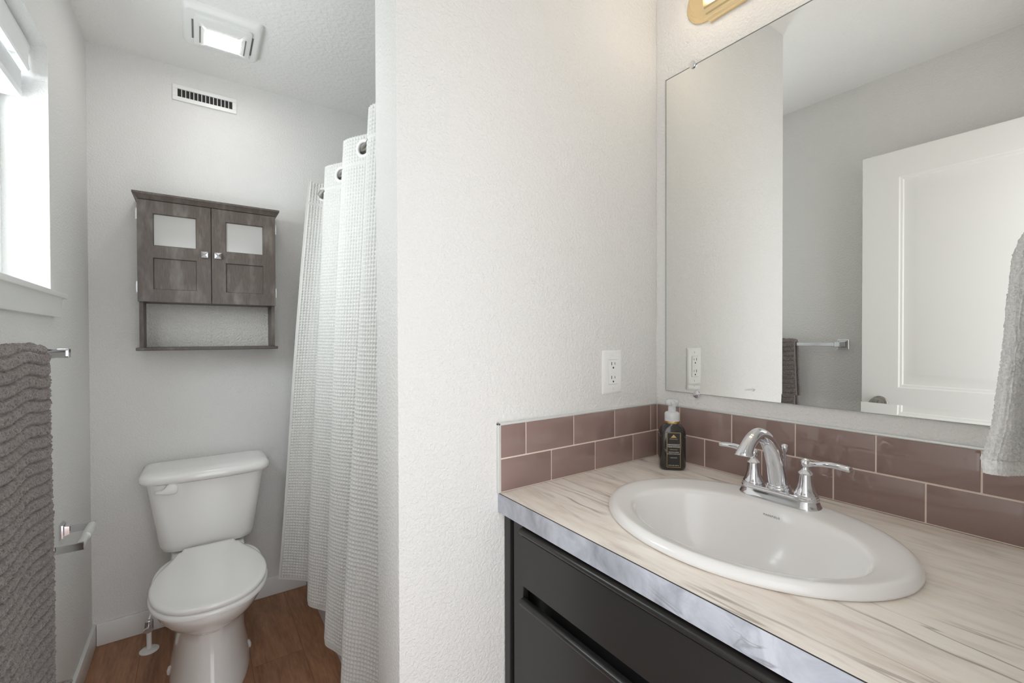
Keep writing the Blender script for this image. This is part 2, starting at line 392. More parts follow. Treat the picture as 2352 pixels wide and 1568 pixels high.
cr.rings([yr(cx0-0.001, cx1+0.001, CY-0.0, 1.806), yr(cx0-0.004, cx1+0.004, CY-0.004, 1.809), yr(cx0-0.014, cx1+0.014, CY-0.016, 1.822), yr(cx0-0.017, cx1+0.017, CY-0.019, 1.823), yr(cx0-0.017, cx1+0.017, CY-0.019, 1.831)])
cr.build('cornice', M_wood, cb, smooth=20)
def cab_door(xa, xb, gx0, gx1):
    d = MB(); zs = [1.3975, 1.446, 1.5765, 1.622, 1.755, 1.8035]; xs = [xa, gx0, gx1, xb]; yf, yb = CY, CY+0.018
    def q(xa_, xb_, za, zb, y): return [(xa_, y, za), (xb_, y, za), (xb_, y, zb), (xa_, y, zb)]
    for i in range(3):
        for j in range(5):
            a, b, c, e = xs[i], xs[i+1], zs[j], zs[j+1]
            if i == 1 and j in (1, 3):
                pf = [(0, 0), (0.0015, 0.0), (0.0045, 0.006), (0.0045, 0.0075)]
                d.rings([q(a+o, b-o, c+o, e-o, yf+dy) for o, dy in pf], False, j == 1)
                if j == 3: d.rings([q(a+0.0045, b-0.0045, c+0.0045, e-0.0045, yf+0.0075), q(a+0.0045, b-0.0045, c+0.0045, e-0.0045, yb)], False, False)
            else: d.add(q(a, b, c, e, yf), [(0, 1, 2, 3)])
            if not (i == 1 and j == 3): d.add(q(a, b, c, e, yb), [(0, 1, 2, 3)])
    d.rings([q(xa, xb, zs[0], zs[5], yf), q(xa, xb, zs[0], zs[5], yb)], False, False)
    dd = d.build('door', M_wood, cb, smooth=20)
    gl = MB().box(gx0+0.003, CY+0.009, 1.625, gx1-0.003, CY+0.012, 1.752); g_ = gl.build('glass_pane', M_frost, smooth=0); sub(g_, dd)
    return dd
d1 = cab_door(cx0-0.003, 0.0465, -0.149, -0.002); d2 = cab_door(0.0490, cx1+0.002, 0.098, 0.245)
for d, x in ((d1, 0.024), (d2, 0.0715)):
    k = MB().lathe([(0.005, CY-0.011), (0.005, CY)], (x, 0, 1.602), 'Y', 12); h = 0.0125
    k.add([(x-h, CY-0.013, 1.602-h), (x+h, CY-0.013, 1.602-h), (x+h, CY-0.013, 1.602+h), (x-h, CY-0.013, 1.602+h), (x, CY-0.026, 1.602),
           (x-h, CY-0.010, 1.602-h), (x+h, CY-0.010, 1.602-h), (x+h, CY-0.010, 1.602+h), (x-h, CY-0.010, 1.602+h)],
          [(0, 1, 4), (1, 2, 4), (2, 3, 4), (3, 0, 4), (0, 1, 6, 5), (1, 2, 7, 6), (2, 3, 8, 7), (3, 0, 5, 8), (5, 6, 7, 8)])
    sub(k.build('knob', M_chrome, smooth=0), d)
for s, x in ((-1, cx0-0.003), (1, cx1+0.002)):
    for z in (1.455, 1.745):
        hg = MB().box(x-0.0005 if s > 0 else x-0.003, CY+0.001, z-0.022, x+0.003 if s > 0 else x+0.0005, CY+0.012, z+0.022).lathe([(0.0028, z-0.016), (0.0028, z+0.016)], (x+s*0.003, CY+0.008, 0), 'Z', 10)
        hg.build('hinge', M_alu, cb)
MB().box(0.0405, CY+0.004, 1.399, 0.046, CY+0.016, 1.412).build('catch', M_plastic, cb)

# ============================================================ TOILET
to = thing('toilet', 'white two-piece toilet with closed lid against the back wall', 'toilet', (0.030, 2.05, 0))
tcx = 0.030
def egg(z, hw, yf, yb, ym=None, nb=3.0, n=56, cx=tcx):
    ym = ym if ym is not None else yf+(yb-yf)*0.52
    out = []
    for j in range(n):
        a = 2*math.pi*j/n; c, s = math.cos(a), math.sin(a)
        if s < 0: x = hw*c; y = ym+(ym-yf)*s
        else:
            e = 2/nb; x = hw*math.copysign(abs(c)**e, c); y = ym+(yb-ym)*(abs(s)**e)
        out.append((cx+x, y, z))
    return out
bw = MB()
secs = [(0, .128, 1.80, 2.36), (.012, .129, 1.80, 2.36), (.04, .123, 1.815, 2.355), (.12, .112, 1.85, 2.35), (.19, .110, 1.868, 2.34), (.225, .118, 1.868, 2.33), (.25, .134, 1.832, 2.32), (.28, .152, 1.780, 2.30), (.315, .167, 1.735, 2.285), (.345, .175, 1.712, 2.275), (.362, .1775, 1.704, 2.27), (.369, .176, 1.706, 2.268), (.3715, .170, 1.713, 2.26)]
bw.rings([egg(*s_) for s_ in secs])
bw.rings([[(tcx+x, y, z) for x, y, z in rrect(0, 2.32, hw, 0.118, 0.03, zz)] for zz, hw in ((0.20, .095), (.30, .10), (.355, .118), (.374, .125), (.378, .122))])
bw.build('bowl', M_porc, to, smooth=50)
for s in (-1, 1):
    MB().lathe([(0.016, 0.0), (0.016, 0.012), (0.012, 0.022), (0.003, 0.026)], (tcx+s*0.121, 2.10, 0), 'Z', 20).build('bolt_cap', M_porc, to)
def lidring(z, inset, front=1.690, back=2.222):
    pts = [(.0, front), (.050, front+.0065), (.090, front+.024), (.126, front+.058), (.155, front+.108), (.172, front+.170), (.1765, front+.23), (.172, front+.29), (.160, front+.345), (.142, front+.395), (.122, front+.445), (.106, front+.495), (.096, back-.03), (.091, back-.008), (.080, back), (.04, back), (.0, back)]
    pts = [Vector((p[0], p[1])) for p in pts]
    P_ = []
    for i in range(len(pts)-1):
        p0 = pts[i-1] if i > 0 else Vector((-pts[1].x, pts[1].y)); p1, p2 = pts[i], pts[i+1]; p3 = pts[i+2] if i+2 < len(pts) else p2
        for k in range(5):
            t = k/5; P_.append(0.5*((2*p1)+(-p0+p2)*t+(2*p0-5*p1+4*p2-p3)*t*t+(-p0+3*p1-3*p2+p3)*t**3))
    P_.append(pts[-1])
    full = P_+[Vector((-p.x, p.y)) for p in reversed(P_[1:-1])]
    c = Vector((0, (front+back)/2)); out = []
    n = len(full)
    for i, p in enumerate(full):
        t = (full[(i+1) % n]-full[i-1]); nrm = Vector((t.y, -t.x)).normalized()
        if nrm.dot(p-c) < 0: nrm = -nrm
        q = p-nrm*inset; out.append((tcx+q.x, q.y, z))
    return out
def lidcap(z, k0=.07, ks=(.8, .6, .4, .2, .02)):
    base = lidring(z, k0); cx_, cy_ = tcx, 1.95
    return [[(cx_+(x-cx_)*k, cy_+(y-cy_)*k, z+.0005*(1-k)) for x, y, _ in base] for k in ks]
MB().rings([lidring(.3735, .006), lidring(.376, .0015), lidring(.384, 0), lidring(.389, .003), lidring(.3905, .008)]).build('seat', M_porc, to, smooth=50)
MB().rings([lidring(.3925, .009), lidring(.3945, .005), lidring(.402, .003), lidring(.407, .005), lidring(.4095, .012), ] + [[(tcx+(x-tcx)*k, 1.95+(y-1.95)*k, zz_) for x, y, _ in lidring(0, .012)] for k, zz_ in ((.93, .4103), (.8, .4109), (.6, .4114), (.4, .4117), (.2, .4119), (.02, .412))], True, True).build('seat_lid', M_porc, to, smooth=60)
for s in (-1, 1): MB().box(tcx+s*0.06-0.018, 2.2235, .3785, tcx+s*0.06+0.018, 2.236, .3825, .006, 3).build('seat_hinge', M_porc, to)
def tank(z, hw, yf, yb, bow, r=0.045, n=60):
    # rounded front corners, gently bowed front
    out = []
    pts = []
    for k in range(9):
        a = math.radians(-90*k/8); pts.append((hw-r+r*math.cos(a), yf+r+r*math.sin(a)))
    half = pts
    nfr = 12; fr_ = [((hw-r)*(1-k/nfr), yf) for k in range(1, nfr)]
    right = [(hw-.022, yb), (hw-.014, yb-.001), (hw-.006, yb-.005), (hw-.0012, yb-.013), (hw, yb-.024), (hw, yb-(yb-yf-r)*0.5)]+half+fr_+[(0, yf)]
    full = right+[(-x, y) for x, y in reversed(right[:-1])]
    for x, y in full:
        b = bow*(1-(x/hw)**2); wgt = max(0, min(1, (yb-y)/(yb-yf)))
        out.append((tcx+x, y-b*wgt, z))
    return out
MB().rings([tank(.383, .125, 2.29, 2.43, .01), tank(.384, .148, 2.268, 2.436, .012), tank(.392, .160, 2.258, 2.440, .015), tank(.415, .1665, 2.252, 2.445, .017), tank(.54, .185, 2.245, 2.447, .02), tank(.672, .2045, 2.238, 2.448, .022)]).build('tank', M_porc, to, smooth=60)
MB().rings([tank(.6735, .208, 2.236, 2.450, .022), tank(.678, .222, 2.224, 2.452, .024), tank(.690, .227, 2.218, 2.453, .025), tank(.706, .224, 2.222, 2.453, .025), tank(.715, .213, 2.234, 2.451, .024), tank(.719, .195, 2.252, 2.444, .02), tank(.7205, .17, 2.275, 2.43, .015)]).build('tank_lid', M_porc, to, smooth=60)
lvp = [(430, 352), (470, 362), (520, 371), (560, 369), (574, 360), (578, 345), (578, 322), (570, 309), (552, 303), (528, 303), (508, 311), (494, 328), (470, 340), (430, 345)]
lvq = [(-.071+(a-578)*.00049, .656-(b-338)*.00064) for a, b in lvp]; cxl, czl = -.098, .652
lv = MB().rings([[(x, 2.232, z) for x, z in lvq], [(x, 2.209, z) for x, z in lvq], [(cxl+(x-cxl)*.95, 2.205, czl+(z-czl)*.88) for x, z in lvq], [(cxl+(x-cxl)*.85, 2.2035, czl+(z-czl)*.65) for x, z in lvq]])
lv.build('flush_lever', M_plastic, to, smooth=60)

vv = thing('water_valve', 'toilet water shut-off valve with white floor flange left of the toilet', 'valve', (-0.171, 2.30, 0))
MB().lathe([(0.032, 0.0), (0.032, 0.003), (0.027, 0.007), (0.010, 0.010)], (-0.171, 2.30, 0)).build('flange', M_plastic, vv)
MB().lathe([(0.0085, 0.010), (0.0085, 0.085)], (-0.171, 2.30, 0), seg=16).build('riser_pipe', M_plastic, vv)
MB().lathe([(0.013, 0.08), (0.014, 0.085), (0.014, 0.12), (0.009, 0.124)], (-0.171, 2.30, 0), seg=16).tube([(-0.171, 2.30, .103), (-0.171, 2.262, .103)], 0.006, 12).build('valve_body', M_chrome, vv)
MB().tube([(-0.171, 2.262, .103), (-0.171, 2.252, .103)], 0.016, 12, flat=.6).build('handle', M_chrome, vv)
MB().tube([(-0.171, 2.30, .124), (-0.155, 2.325, .175), (-0.118, 2.36, .24), (-0.098, 2.385, .31), (-0.095, 2.39, .3835)], 0.0055, 12).build('supply_hose', M_alu, vv)

# ============================================================ BATHTUB, ROD, CURTAIN
tb = MB(); bx0, bx1, by0, by1 = 0.440, XM-0.002, P2+0.002, T-0.002; bcx, bcy = (bx0+bx1)/2, (by0+by1)/2; hx, hy = (bx1-bx0)/2, (by1-by0)/2
tb.rings([rrect(bcx, bcy, hx, hy, .004, 0), rrect(bcx, bcy, hx, hy, .004, .385), rrect(bcx, bcy, hx-.004, hy-.004, .008, .395), rrect(bcx, bcy, hx-.012, hy-.012, .012, .398), rrect(bcx+.01, bcy, hx-.065, hy-.07, .10, .398), rrect(bcx+.01, bcy, hx-.075, hy-.08, .11, .388), rrect(bcx+.01, bcy, hx-.10, hy-.15, .12, .10), rrect(bcx+.01, bcy, hx-.14, hy-.2, .12, .06)])
tag(tb.build('bathtub', M_tub, smooth=50), 'white alcove bathtub behind the waffle shower curtain', 'bathtub')
XR_, ZR_ = 0.470, 1.894
rod = thing('curtain_rod', 'brushed metal shower curtain rod running to the back wall', 'curtain rod', (XR_, 1.7, ZR_))
MB().tube([(XR_, P2+0.003, ZR_), (XR_, T-0.003, ZR_)], 0.0125, 24).build('rod', M_satin, rod)
for y, s in ((P2, 1), (T, -1)): MB().lathe([(0.019, y), (0.019, y+s*0.012), (0.0145, y+s*0.016), (0.014, y+s*0.03)], (XR_, 0, ZR_), 'Y').build('flange', M_satin, rod)

# dense cloth grid: f(u,v)->xyz arrays, disp(u,v)->offset along the normal
def vnoise(u, v, seed=0):
    r = np.random.RandomState(seed); tab = r.rand(256, 256)
    ui = np.floor(u).astype(int); vi = np.floor(v).astype(int); fu = u-ui; fv = v-vi
    fu = fu*fu*(3-2*fu); fv = fv*fv*(3-2*fv)
    a = tab[ui & 255, vi & 255]; b = tab[(ui+1) & 255, vi & 255]; c = tab[ui & 255, (vi+1) & 255]; d = tab[(ui+1) & 255, (vi+1) & 255]
    return (a*(1-fu)+b*fu)*(1-fv)+(c*(1-fu)+d*fu)*fv
def grid_mesh(name, X, disp, m, parent=None, wrap_u=False, thick=0.0, mask=None, smooth=True, flip=1):
    # X: (nv, nu, 3)
    if wrap_u: du = np.roll(X, -1, 1)-np.roll(X, 1, 1)
    else: du = np.gradient(X, axis=1)
    dv = np.gradient(X, axis=0); N = np.cross(du, dv); N /= (np.linalg.norm(N, axis=2, keepdims=True)+1e-12); N = N*flip
    V = X+N*disp[..., None]; nv, nu = X.shape[:2]
    idx = np.arange(nv*nu).reshape(nv, nu)
    if wrap_u: a = idx[:-1]; b = np.roll(idx, -1, 1)[:-1]; c = np.roll(idx, -1, 1)[1:]; d = idx[1:]
    else: a = idx[:-1, :-1]; b = idx[:-1, 1:]; c = idx[1:, 1:]; d = idx[1:, :-1]
    F = np.stack([a, b, c, d], -1).reshape(-1, 4)
    if mask is not None: F = F[~mask.reshape(-1)]
    Vf = V.reshape(-1, 3)
    if thick:
        Nf = N.reshape(-1, 3); Vb = (X.reshape(-1, 3)-Nf*thick); n0 = len(Vf)
        Vf = np.concatenate([Vf, Vb]); Fb = F[:, ::-1]+n0
        Ee = []
        if mask is None and not wrap_u:
            loop = list(idx[0, :])+list(idx[1:, -1])+list(idx[-1, -2::-1])+list(idx[-2:0:-1, 0])
            L_ = len(loop); Ee = [(loop[i], loop[(i+1) % L_], loop[(i+1) % L_]+n0, loop[i]+n0) for i in range(L_)]
            F = np.concatenate([F, Fb, np.array(Ee)])
        else: F = np.concatenate([F, Fb])
    me = bpy.data.meshes.new(name)
    me.vertices.add(len(Vf)); me.vertices.foreach_set('co', Vf.astype(np.float32).ravel())
    me.loops.add(F.size); me.loops.foreach_set('vertex_index', F.astype(np.int32).ravel())
    me.polygons.add(len(F)); me.polygons.foreach_set('loop_start', np.arange(0, F.size, 4, dtype=np.int32)); me.polygons.foreach_set('loop_total', np.full(len(F), 4, np.int32))
    me.update(calc_edges=True); me.validate()
    if smooth: me.shade_smooth()
    me.materials.append(m)
    o = bpy.data.objects.new(name, me); COL.objects.link(o)
    if parent: attach(o, parent)
    return o
def spline(pts, n):
    pts = np.array(pts, float); k = len(pts); ext = np.vstack([2*pts[0]-pts[1], pts, 2*pts[-1]-pts[-2]])
    t = np.linspace(0, k-1-1e-9, n); i = t.astype(int); f = (t-i)[:, None]
    p0, p1, p2, p3 = ext[i], ext[i+1], ext[i+2], ext[i+3]
    return 0.5*((2*p1)+(-p0+p2)*f+(2*p0-5*p1+4*p2-p3)*f**2+(-p0+3*p1-3*p2+p3)*f**3)
top = [(.381, 2.030), (.445, 2.030), (.490, 1.975), (.445, 1.900), (.407, 1.825), (.445, 1.745), (.488, 1.690), (.445, 1.620), (.405, 1.548), (.445, 1.462), (.488, 1.405), (.445, 1.345), (.405, 1.277), (.445, 1.190), (.488, 1.130), (.445, 1.065), (.41, 1.02)]
top = [(a_*1.0562, b_*1.0562) for a_, b_ in top]
bot = [(.284, 2.250), (.340, 2.205), (.405, 2.140), (.400, 2.060), (.362, 1.975), (.392, 1.900), (.422, 1.830), (.400, 1.755), (.356, 1.672), (.388, 1.600), (.420, 1.530), (.395, 1.465), (.350, 1.395), (.385, 1.320), (.418, 1.25), (.395, 1.17), (.37, 1.09)]
def resample(c, n):
    d = np.r_[0, np.cumsum(np.linalg.norm(np.diff(c, axis=0), axis=1))]; s = np.linspace(0, d[-1], n)
    return np.stack([np.interp(s, d, c[:, k]) for k in range(2)], 1), d[-1]
NU, NV = 620, 700
tc = spline(top, 1700); bc = spline(bot, 1700)
dT = np.r_[0, np.cumsum(np.linalg.norm(np.diff(tc, axis=0), axis=1))]
sS = np.interp(np.linspace(0, dT[-1], NU), dT, np.linspace(0, 1, 1700))
tc = np.stack([np.interp(sS, np.linspace(0, 1, 1700), tc[:, k]) for k in range(2)], 1); bc = np.stack([np.interp(sS, np.linspace(0, 1, 1700), bc[:, k]) for k in range(2)], 1)
LEN = 1.72*dT[-1]/1.5
ZTOP, ZBOT = 1.942, 0.165
zz = np.linspace(ZTOP, ZBOT, NV); w_ = ((ZTOP-zz)/(ZTOP-ZBOT))**0.95
Xc = np.zeros((NV, NU, 3))
for k in range(2): Xc[..., k] = tc[None, :, k]*(1-w_[:, None])+bc[None, :, k]*w_[:, None]
uu = np.linspace(0, 1, NU)[None, :]; zg = zz[:, None]
Xc[..., 0] += 0.006*np.sin(uu*38+zg*3.1)*w_[:, None]
Xc[..., 2] = zg+0*uu
cell = 0.0125; su = np.linspace(0, dT[-1], NU)[None, :]
wf_ = np.maximum(np.abs(np.cos(math.pi*su/cell))**4, np.abs(np.cos(math.pi*zg/cell))**4)
hem = ((zg > ZTOP-0.10) & (zg < ZTOP-0.088)) | (zg < ZBOT+0.012) | (su < 0.010)
disp = np.where(hem, 0.0014, 0.0044*wf_)
# grommet holes
gs = []
def findu(px_, py_):
    d = (tc[:, 0]-px_)**2+(tc[:, 1]-py_)**2; return int(np.argmin(d))
mask = np.zeros((NV-1, NU-1), bool)
cr_ = [(.445, 2.030), (.445, 1.900), (.445, 1.745), (.445, 1.620), (.445, 1.462), (.445, 1.345), (.445, 1.190), (.445, 1.065)]
um = (su[0, :-1]+su[0, 1:])/2; zm = (zz[:-1]+zz[1:])/2
for c in cr_:
    u_ = findu(c[0]*1.0562, c[1]*1.0562); gs.append(u_); mask |= ((um[None, :]-su[0, u_])**2+(zm[:, None]-ZR_)**2) < 0.0235**2
cu = thing('shower_curtain', 'white waffle-weave shower curtain hanging in folds on the rod', 'curtain', (0.44, 1.6, ZR_))
grid_mesh('fabric', Xc, disp, M_curtain, cu, thick=0.0012, mask=mask, flip=-1)
for u_ in gs:
    p = Xc[0, u_]; t = Xc[0, min(u_+3, NU-1)]-Xc[0, max(u_-3, 0)]; t = Vector((t[0], t[1], 0)).normalized(); nn = Vector((t.y, -t.x, 0))
    wq = ((ZTOP-ZR_)/(ZTOP-ZBOT))**.95
    c = Vector((tc[u_, 0]*(1-wq)+bc[u_, 0]*wq, tc[u_, 1]*(1-wq)+bc[u_, 1]*wq, ZR_))
    rs = []
    for k in range(40):
        a = 2*math.pi*k/40; ring = []
        for j in range(10):
            b = 2*math.pi*j/10; r = 0.0262+0.0062*math.cos(b)
            ring.append(c+t*(r*math.cos(a))+Vector((0, 0, 1))*(r*math.sin(a))+nn*(0.0062*math.sin(b)))
        rs.append(ring)
    rs.append(rs[0]); MB().rings(rs, False, False).build('grommet', M_plastic, cu, smooth=60)

# ============================================================ TOWEL BAR, BATH TOWEL, PAPER HOLDER
XB = -0.292; ZB = 1.211
def pyramid_post(mb, x, y, z, proj, h=0.024):
    def sq(xx, r): return [(xx, y-r, z-r), (xx, y+r, z-r), (xx, y+r, z+r), (xx, y-r, z+r)]
    mb.rings([sq(x, h), sq(x+0.004, h), sq(x+0.005, h*0.86), sq(x+0.009, h*0.82), sq(x+0.011, h*0.62), sq(x+0.022, h*0.5), sq(x+proj, h*0.46)])
tbar = thing('towel_bar', 'square chrome towel bar with stepped posts under the window', 'towel bar', (XL, 1.26, ZB))
for y in (0.872, 1.648):
    m = MB(); pyramid_post(m, XL, y, ZB, 0.062); m.box(XB-0.012, y-0.012, ZB-0.012, XB+0.012, y+0.012, ZB+0.012, .0015, 1); m.build('post', M_chrome, tbar, smooth=20)
MB().box(XB-0.0085, 0.884, ZB-0.0085, XB+0.0085, 1.636, ZB+0.0085, .001, 1).build('bar', M_chrome, tbar, smooth=20)

FLIP_T = 1
def bath_towel():
    nu, nv = 330, 1150; y0, y1 = 1.055, 1.385
    # profile in X-Z over the bar: front bottom -> top -> back bottom
    R_ = 0.0245
    prof = []
    for z in np.linspace(0.40, ZB, 60): prof.append((XB+R_, z))
    for a in np.linspace(0, math.pi, 24)[1:-1]: prof.append((XB+R_*math.cos(a), ZB+R_*1.05*math.sin(a)))
    for z in np.linspace(ZB, 0.47, 55): prof.append((XB-R_+0.002, z))
    prof = np.array(prof); d = np.r_[0, np.cumsum(np.linalg.norm(np.diff(prof, axis=0), axis=1))]
    s = np.linspace(0, d[-1], nv); px_ = np.interp(s, d, prof[:, 0]); pz_ = np.interp(s, d, prof[:, 1])
    u = np.linspace(0, 1, nu); X = np.zeros((nv, nu, 3)); S, Uu = np.meshgrid(s, u, indexing='ij')
    front = (np.arange(nv) < np.searchsorted(d, d[59]))[:, None]
    drop = np.clip((ZB-pz_)/(ZB-0.4), 0, 1)[:, None]
    fold = 0.020*drop*(0.5-0.5*np.cos(2*math.pi*(Uu*2.1+drop*0.35)))+0.010*drop*np.sin(Uu*17+drop*4)
    X[..., 0] = px_[:, None]+np.where(front, np.abs(fold)*1.0, -0.0*fold)
    yw = y0+(y1-y0)*Uu
    X[..., 1] = yw+drop*(0.020*(Uu)-0.035*(1-Uu))+0.006*np.sin(drop*9+Uu*3)*drop
    X[..., 2] = pz_[:, None]+0*Uu-0.012*np.sin(Uu*3.0)*drop*front
    # rounded side edges
    e = np.clip(np.minimum(Uu, 1-Uu)/0.02, 0, 1); 
    rib = np.cos(2*math.pi*(S+0.005*np.sin(Uu*9)+0.05*drop*Uu)/0.0235)
    nz = vnoise(Uu*150, S*430, 3); nz2 = vnoise(Uu*75+9, S*240, 5)
    edge_ = np.clip(np.minimum(Uu, 1-Uu)/0.05, 0.15, 1)
    disp = (0.0030-0.0062*np.clip(rib, 0, 1)**3)*edge_+0.0038*(nz-0.5)+0.0035*(nz2-0.5)
    disp = np.where((pz_[:, None] < 0.44), disp*0.6, disp)
    o = grid_mesh('bath_towel', X, disp, M_towel, None, thick=0.013, flip=FLIP_T)
    return tag(o, 'taupe ribbed bath towel folded over the chrome bar below the window', 'towel')
bath_towel()

tp = thing('toilet_paper_holder', 'empty chrome toilet paper holder on the left wall beside the toilet', 'paper holder', (XL, 1.89, .645))
m = MB()
for y in (1.798, 1.978):
    q = MB(); pyramid_post(q, XL, y, .642, 0.02, 0.024)
    q.box(XL+0.015, y-0.004, .631, XL+0.082, y+0.004, .654, .001, 1); q.build('arm', M_chrome, tp, smooth=20)
MB().tube([(XL+0.073, 1.803, .6425), (XL+0.073, 1.880, .6425)], 0.0095, 20).tube([(XL+0.073, 1.878, .6425), (XL+0.073, 1.973, .6425)], 0.0122, 20).build('roller', M_alu, tp)

# ============================================================ OUTLET
ou = thing('wall_outlet', 'white two-socket power outlet on the partition wall above the tiles', 'outlet', (.9247, P, 1.155))
ox, oz = .9247, 1.1548
def yq(hx_, hz_, y): return [(ox-hx_, y, oz-hz_), (ox+hx_, y, oz-hz_), (ox+hx_, y, oz+hz_), (ox-hx_, y, oz+hz_)]
MB().rings([yq(.0377, .059, P), yq(.0377, .059, P-.002), yq(.0345, .0545, P-.0045), yq(.030, .050, P-.0055), yq(.0172, .0338, P-.0055), yq(.0172, .0338, P-.004)], True, True).build('cover_plate', M_plastic, ou, smooth=30)
rc = MB().box(ox-.0163, P-.0068, oz-.0329, ox+.0163, P-.0042, oz+.0329, .0006, 1)
rcp = rc.build('receptacle', M_plastic, ou, smooth=30)
for dz in (.0165, -.021):
    sl = MB().box(ox-.0078, P-.0071, oz+dz+.002, ox-.0056, P-.00665, oz+dz+.0105).box(ox+.0056, P-.0071, oz+dz+.003, ox+.0072, P-.00665, oz+dz+.0095)
    sl.lathe([(.0026, P-.0071), (.0026, P-.00665)], (ox, 0, oz+dz-.005), 'Y', 14); sub(sl.build('slots', M_slot, smooth=0), rcp)
for dz in (.0012, -.0048): sub(MB().box(ox-.009, P-.0074, oz+dz-.001, ox+.009, P-.0067, oz+dz+.003, .0003, 1).build('reset_button', M_plastic), rcp)
for dz in (.0455, -.0455): MB().lathe([(.0028, P-.0066), (.003, P-.0052)], (ox, 0, oz+dz), 'Y', 14).build('screw', M_alu, ou)

# ============================================================ MIRROR
mr = thing('wall_mirror', 'large frameless mirror on the right wall above the vanity', 'mirror', (XM, .434, 1.0945))
MY0, MY1, MZ0, MZ1 = 0.058, .814, 1.0945, 1.9915; xm = XM-0.0042
gm = MB().box(XM-.0060, MY0, MZ0+.0002, XM-.0005, MY0+.0006, MZ1).box(XM-.0060, MY1-.0006, MZ0+.0002, XM-.0005, MY1, MZ1).box(XM-.0060, MY0, MZ1-.0006, XM-.0005, MY1, MZ1).box(XM-.0060, MY0, MZ0, XM-.0005, MY1, MZ0+.0006).box(XM-.0015, MY0, MZ0, XM-.0005, MY1, MZ1)
gm.build('glass_edge', M_medge, mr, smooth=0)
zb_ = MZ0+.0215; tlt = -0.0009
MB().add([(xm, MY0+.0006, zb_), (xm, MY1-.0006, zb_), (xm, MY1-.0006, MZ1-.0006), (xm, MY0+.0006, MZ1-.0006), (xm+tlt, MY0+.0006, MZ0+.0006), (xm+tlt, MY1-.0006, MZ0+.0006)], [(0, 3, 2, 1), (4, 0, 1, 5)]).build('silvered_glass', M_mirror, mr, smooth=0, fix=False)
for y, z in ((.727, MZ1+.002), (.14, MZ1+.002), (.714, MZ0-.002), (.14, MZ0-.002)):
    MB().lathe([(.0085, XM-.0095), (.0095, XM-.009), (.0095, XM-.0065), (.006, XM-.006), (.006, XM)], (0, y, z), 'X', 20).build('clip', M_chrome, mr)

# ============================================================ BACKSPLASH
def backsplash(on_x):
    if on_x:
        o = thing('tile_backsplash', 'two rows of mauve glass tiles on the partition wall end of the counter', 'backsplash', (.83, P, ZC))
        a0, a1 = .556, XM-.0075
        rows = [(ZC+.003, .9735, [.5565, .705, .855, 1.005, a1]), (.977, ZT-.0005, [.5565, .628, .779, .930, 1.082, a1])]
    else:
        o = thing('tile_backsplash', 'two rows of mauve glass tiles on the wall between the counter and mirror', 'backsplash', (XM, .44, ZC))
        a0, a1 = YB+.001, P-.001
        rows = [(ZC+.003, .9735, [a0, .094, .243, .392, .541, .690, P-.0065]), (.977, ZT-.0005, [a0, .170, .3185, .467, .6155, .766, P-.0065])]
    tl = MB()
    for z0_, z1_, xs in rows:
        for i in range(len(xs)-1):
            g0, g1 = xs[i]+.0014, xs[i+1]-.0014
            if on_x: tl.box(g0, P-.0075, z0_, g1, P-.002, z1_, .0009, 2)
            else: tl.box(XM-.0075, g0, z0_, XM-.002, g1, z1_, .0009, 2)
    if on_x:
        MB().box(a0, P-.0062, ZC+.001, XM-.0064, P-.0001, ZT).build('grout', M_grout, o, smooth=0)
        tl.build('tiles', M_tile, o)
        MB().box(.5495, P-.0085, ZT+.0004, XM-.009, P-.0001, ZT+.0050, .001, 2).box(.5495, P-.0085, ZC+.001, .5555, P-.0001, ZT+.0050, .001, 2).build('edge_trim', M_alu, o)
    else:
        MB().box(XM-.0062, a0, ZC+.001, XM-.0001, a1, ZT).build('grout', M_grout, o, smooth=0)
        tl.build('tiles', M_tile, o)
        MB().box(XM-.0085, a0, ZT+.0004, XM-.0001, P-.009, ZT+.0050, .001, 2).build('edge_trim', M_alu, o)
backsplash(True); backsplash(False)

# ============================================================ VANITY
vn = thing('vanity_cabinet', 'black vanity cabinet with drawers under the marble-look counter', 'cabinet', (.85, .44, 0))
VX = .587; y0, y1 = YB+.003, P-.002; zt = ZC-.0435
cs = MB().box(VX, y0, .09, XM-.003, y0+.016, zt).box(VX, y1-.016, .09, XM-.003, y1, zt).box(VX, y0+.016, .09, XM-.003, y1-.016, .106).box(XM-.009, y0+.016, .106, XM-.003, y1-.016, zt).box(VX+.05, y0, .0, VX+.066, y1, .09)
cs.box(VX+.012, y0+.017, .107, VX+.016, y1-.017, zt-.001)
cs.build('carcass', M_black, vn, smooth=0)
ff = MB().box(VX-.018, y1-.022, .02, VX, y1, zt, .0015, 1).box(VX-.014, y1-.067, .02, VX, y1-.031, zt, .0015, 1).box(VX-.004, y1-.031, .02, VX, y1-.022, zt)
ff.box(VX-.014, y0, .02, VX, y0+.05, zt, .0015, 1).box(VX-.014, y0+.05, .845, VX, y1-.067, zt).box(VX+.006, y0+.05, .69, VX+.0115, y1-.017, .7165).box(VX+.006, y0+.05, .36, VX+.0115, y1-.017, .39).box(VX-.014, y0+.05, .02, VX, y1-.067, .11)
ff.build('face_frame', M_black, vn)
for (zl, zh) in ((.7135, .8415), (.398, .6895), (.115, .372)):
    xb_, xf_ = VX-.0145, .5655
    pr = [(xb_, zl), (xf_+.004, zl), (xf_, zl+.004), (xf_, zh-.0185), (xf_+.003, zh-.0165), (xf_+.003, zh-.0150), (xf_-.004, zh-.0140), (xf_-.0070, zh-.0115), (xf_-.0080, zh-.007), (xf_-.0065, zh-.003), (xf_-.002, zh-.0004), (xf_+.002, zh), (xb_, zh)]
    MB().prism(pr, 'Y', y0+.046, .7755).build('drawer', M_black, vn, smooth=40)

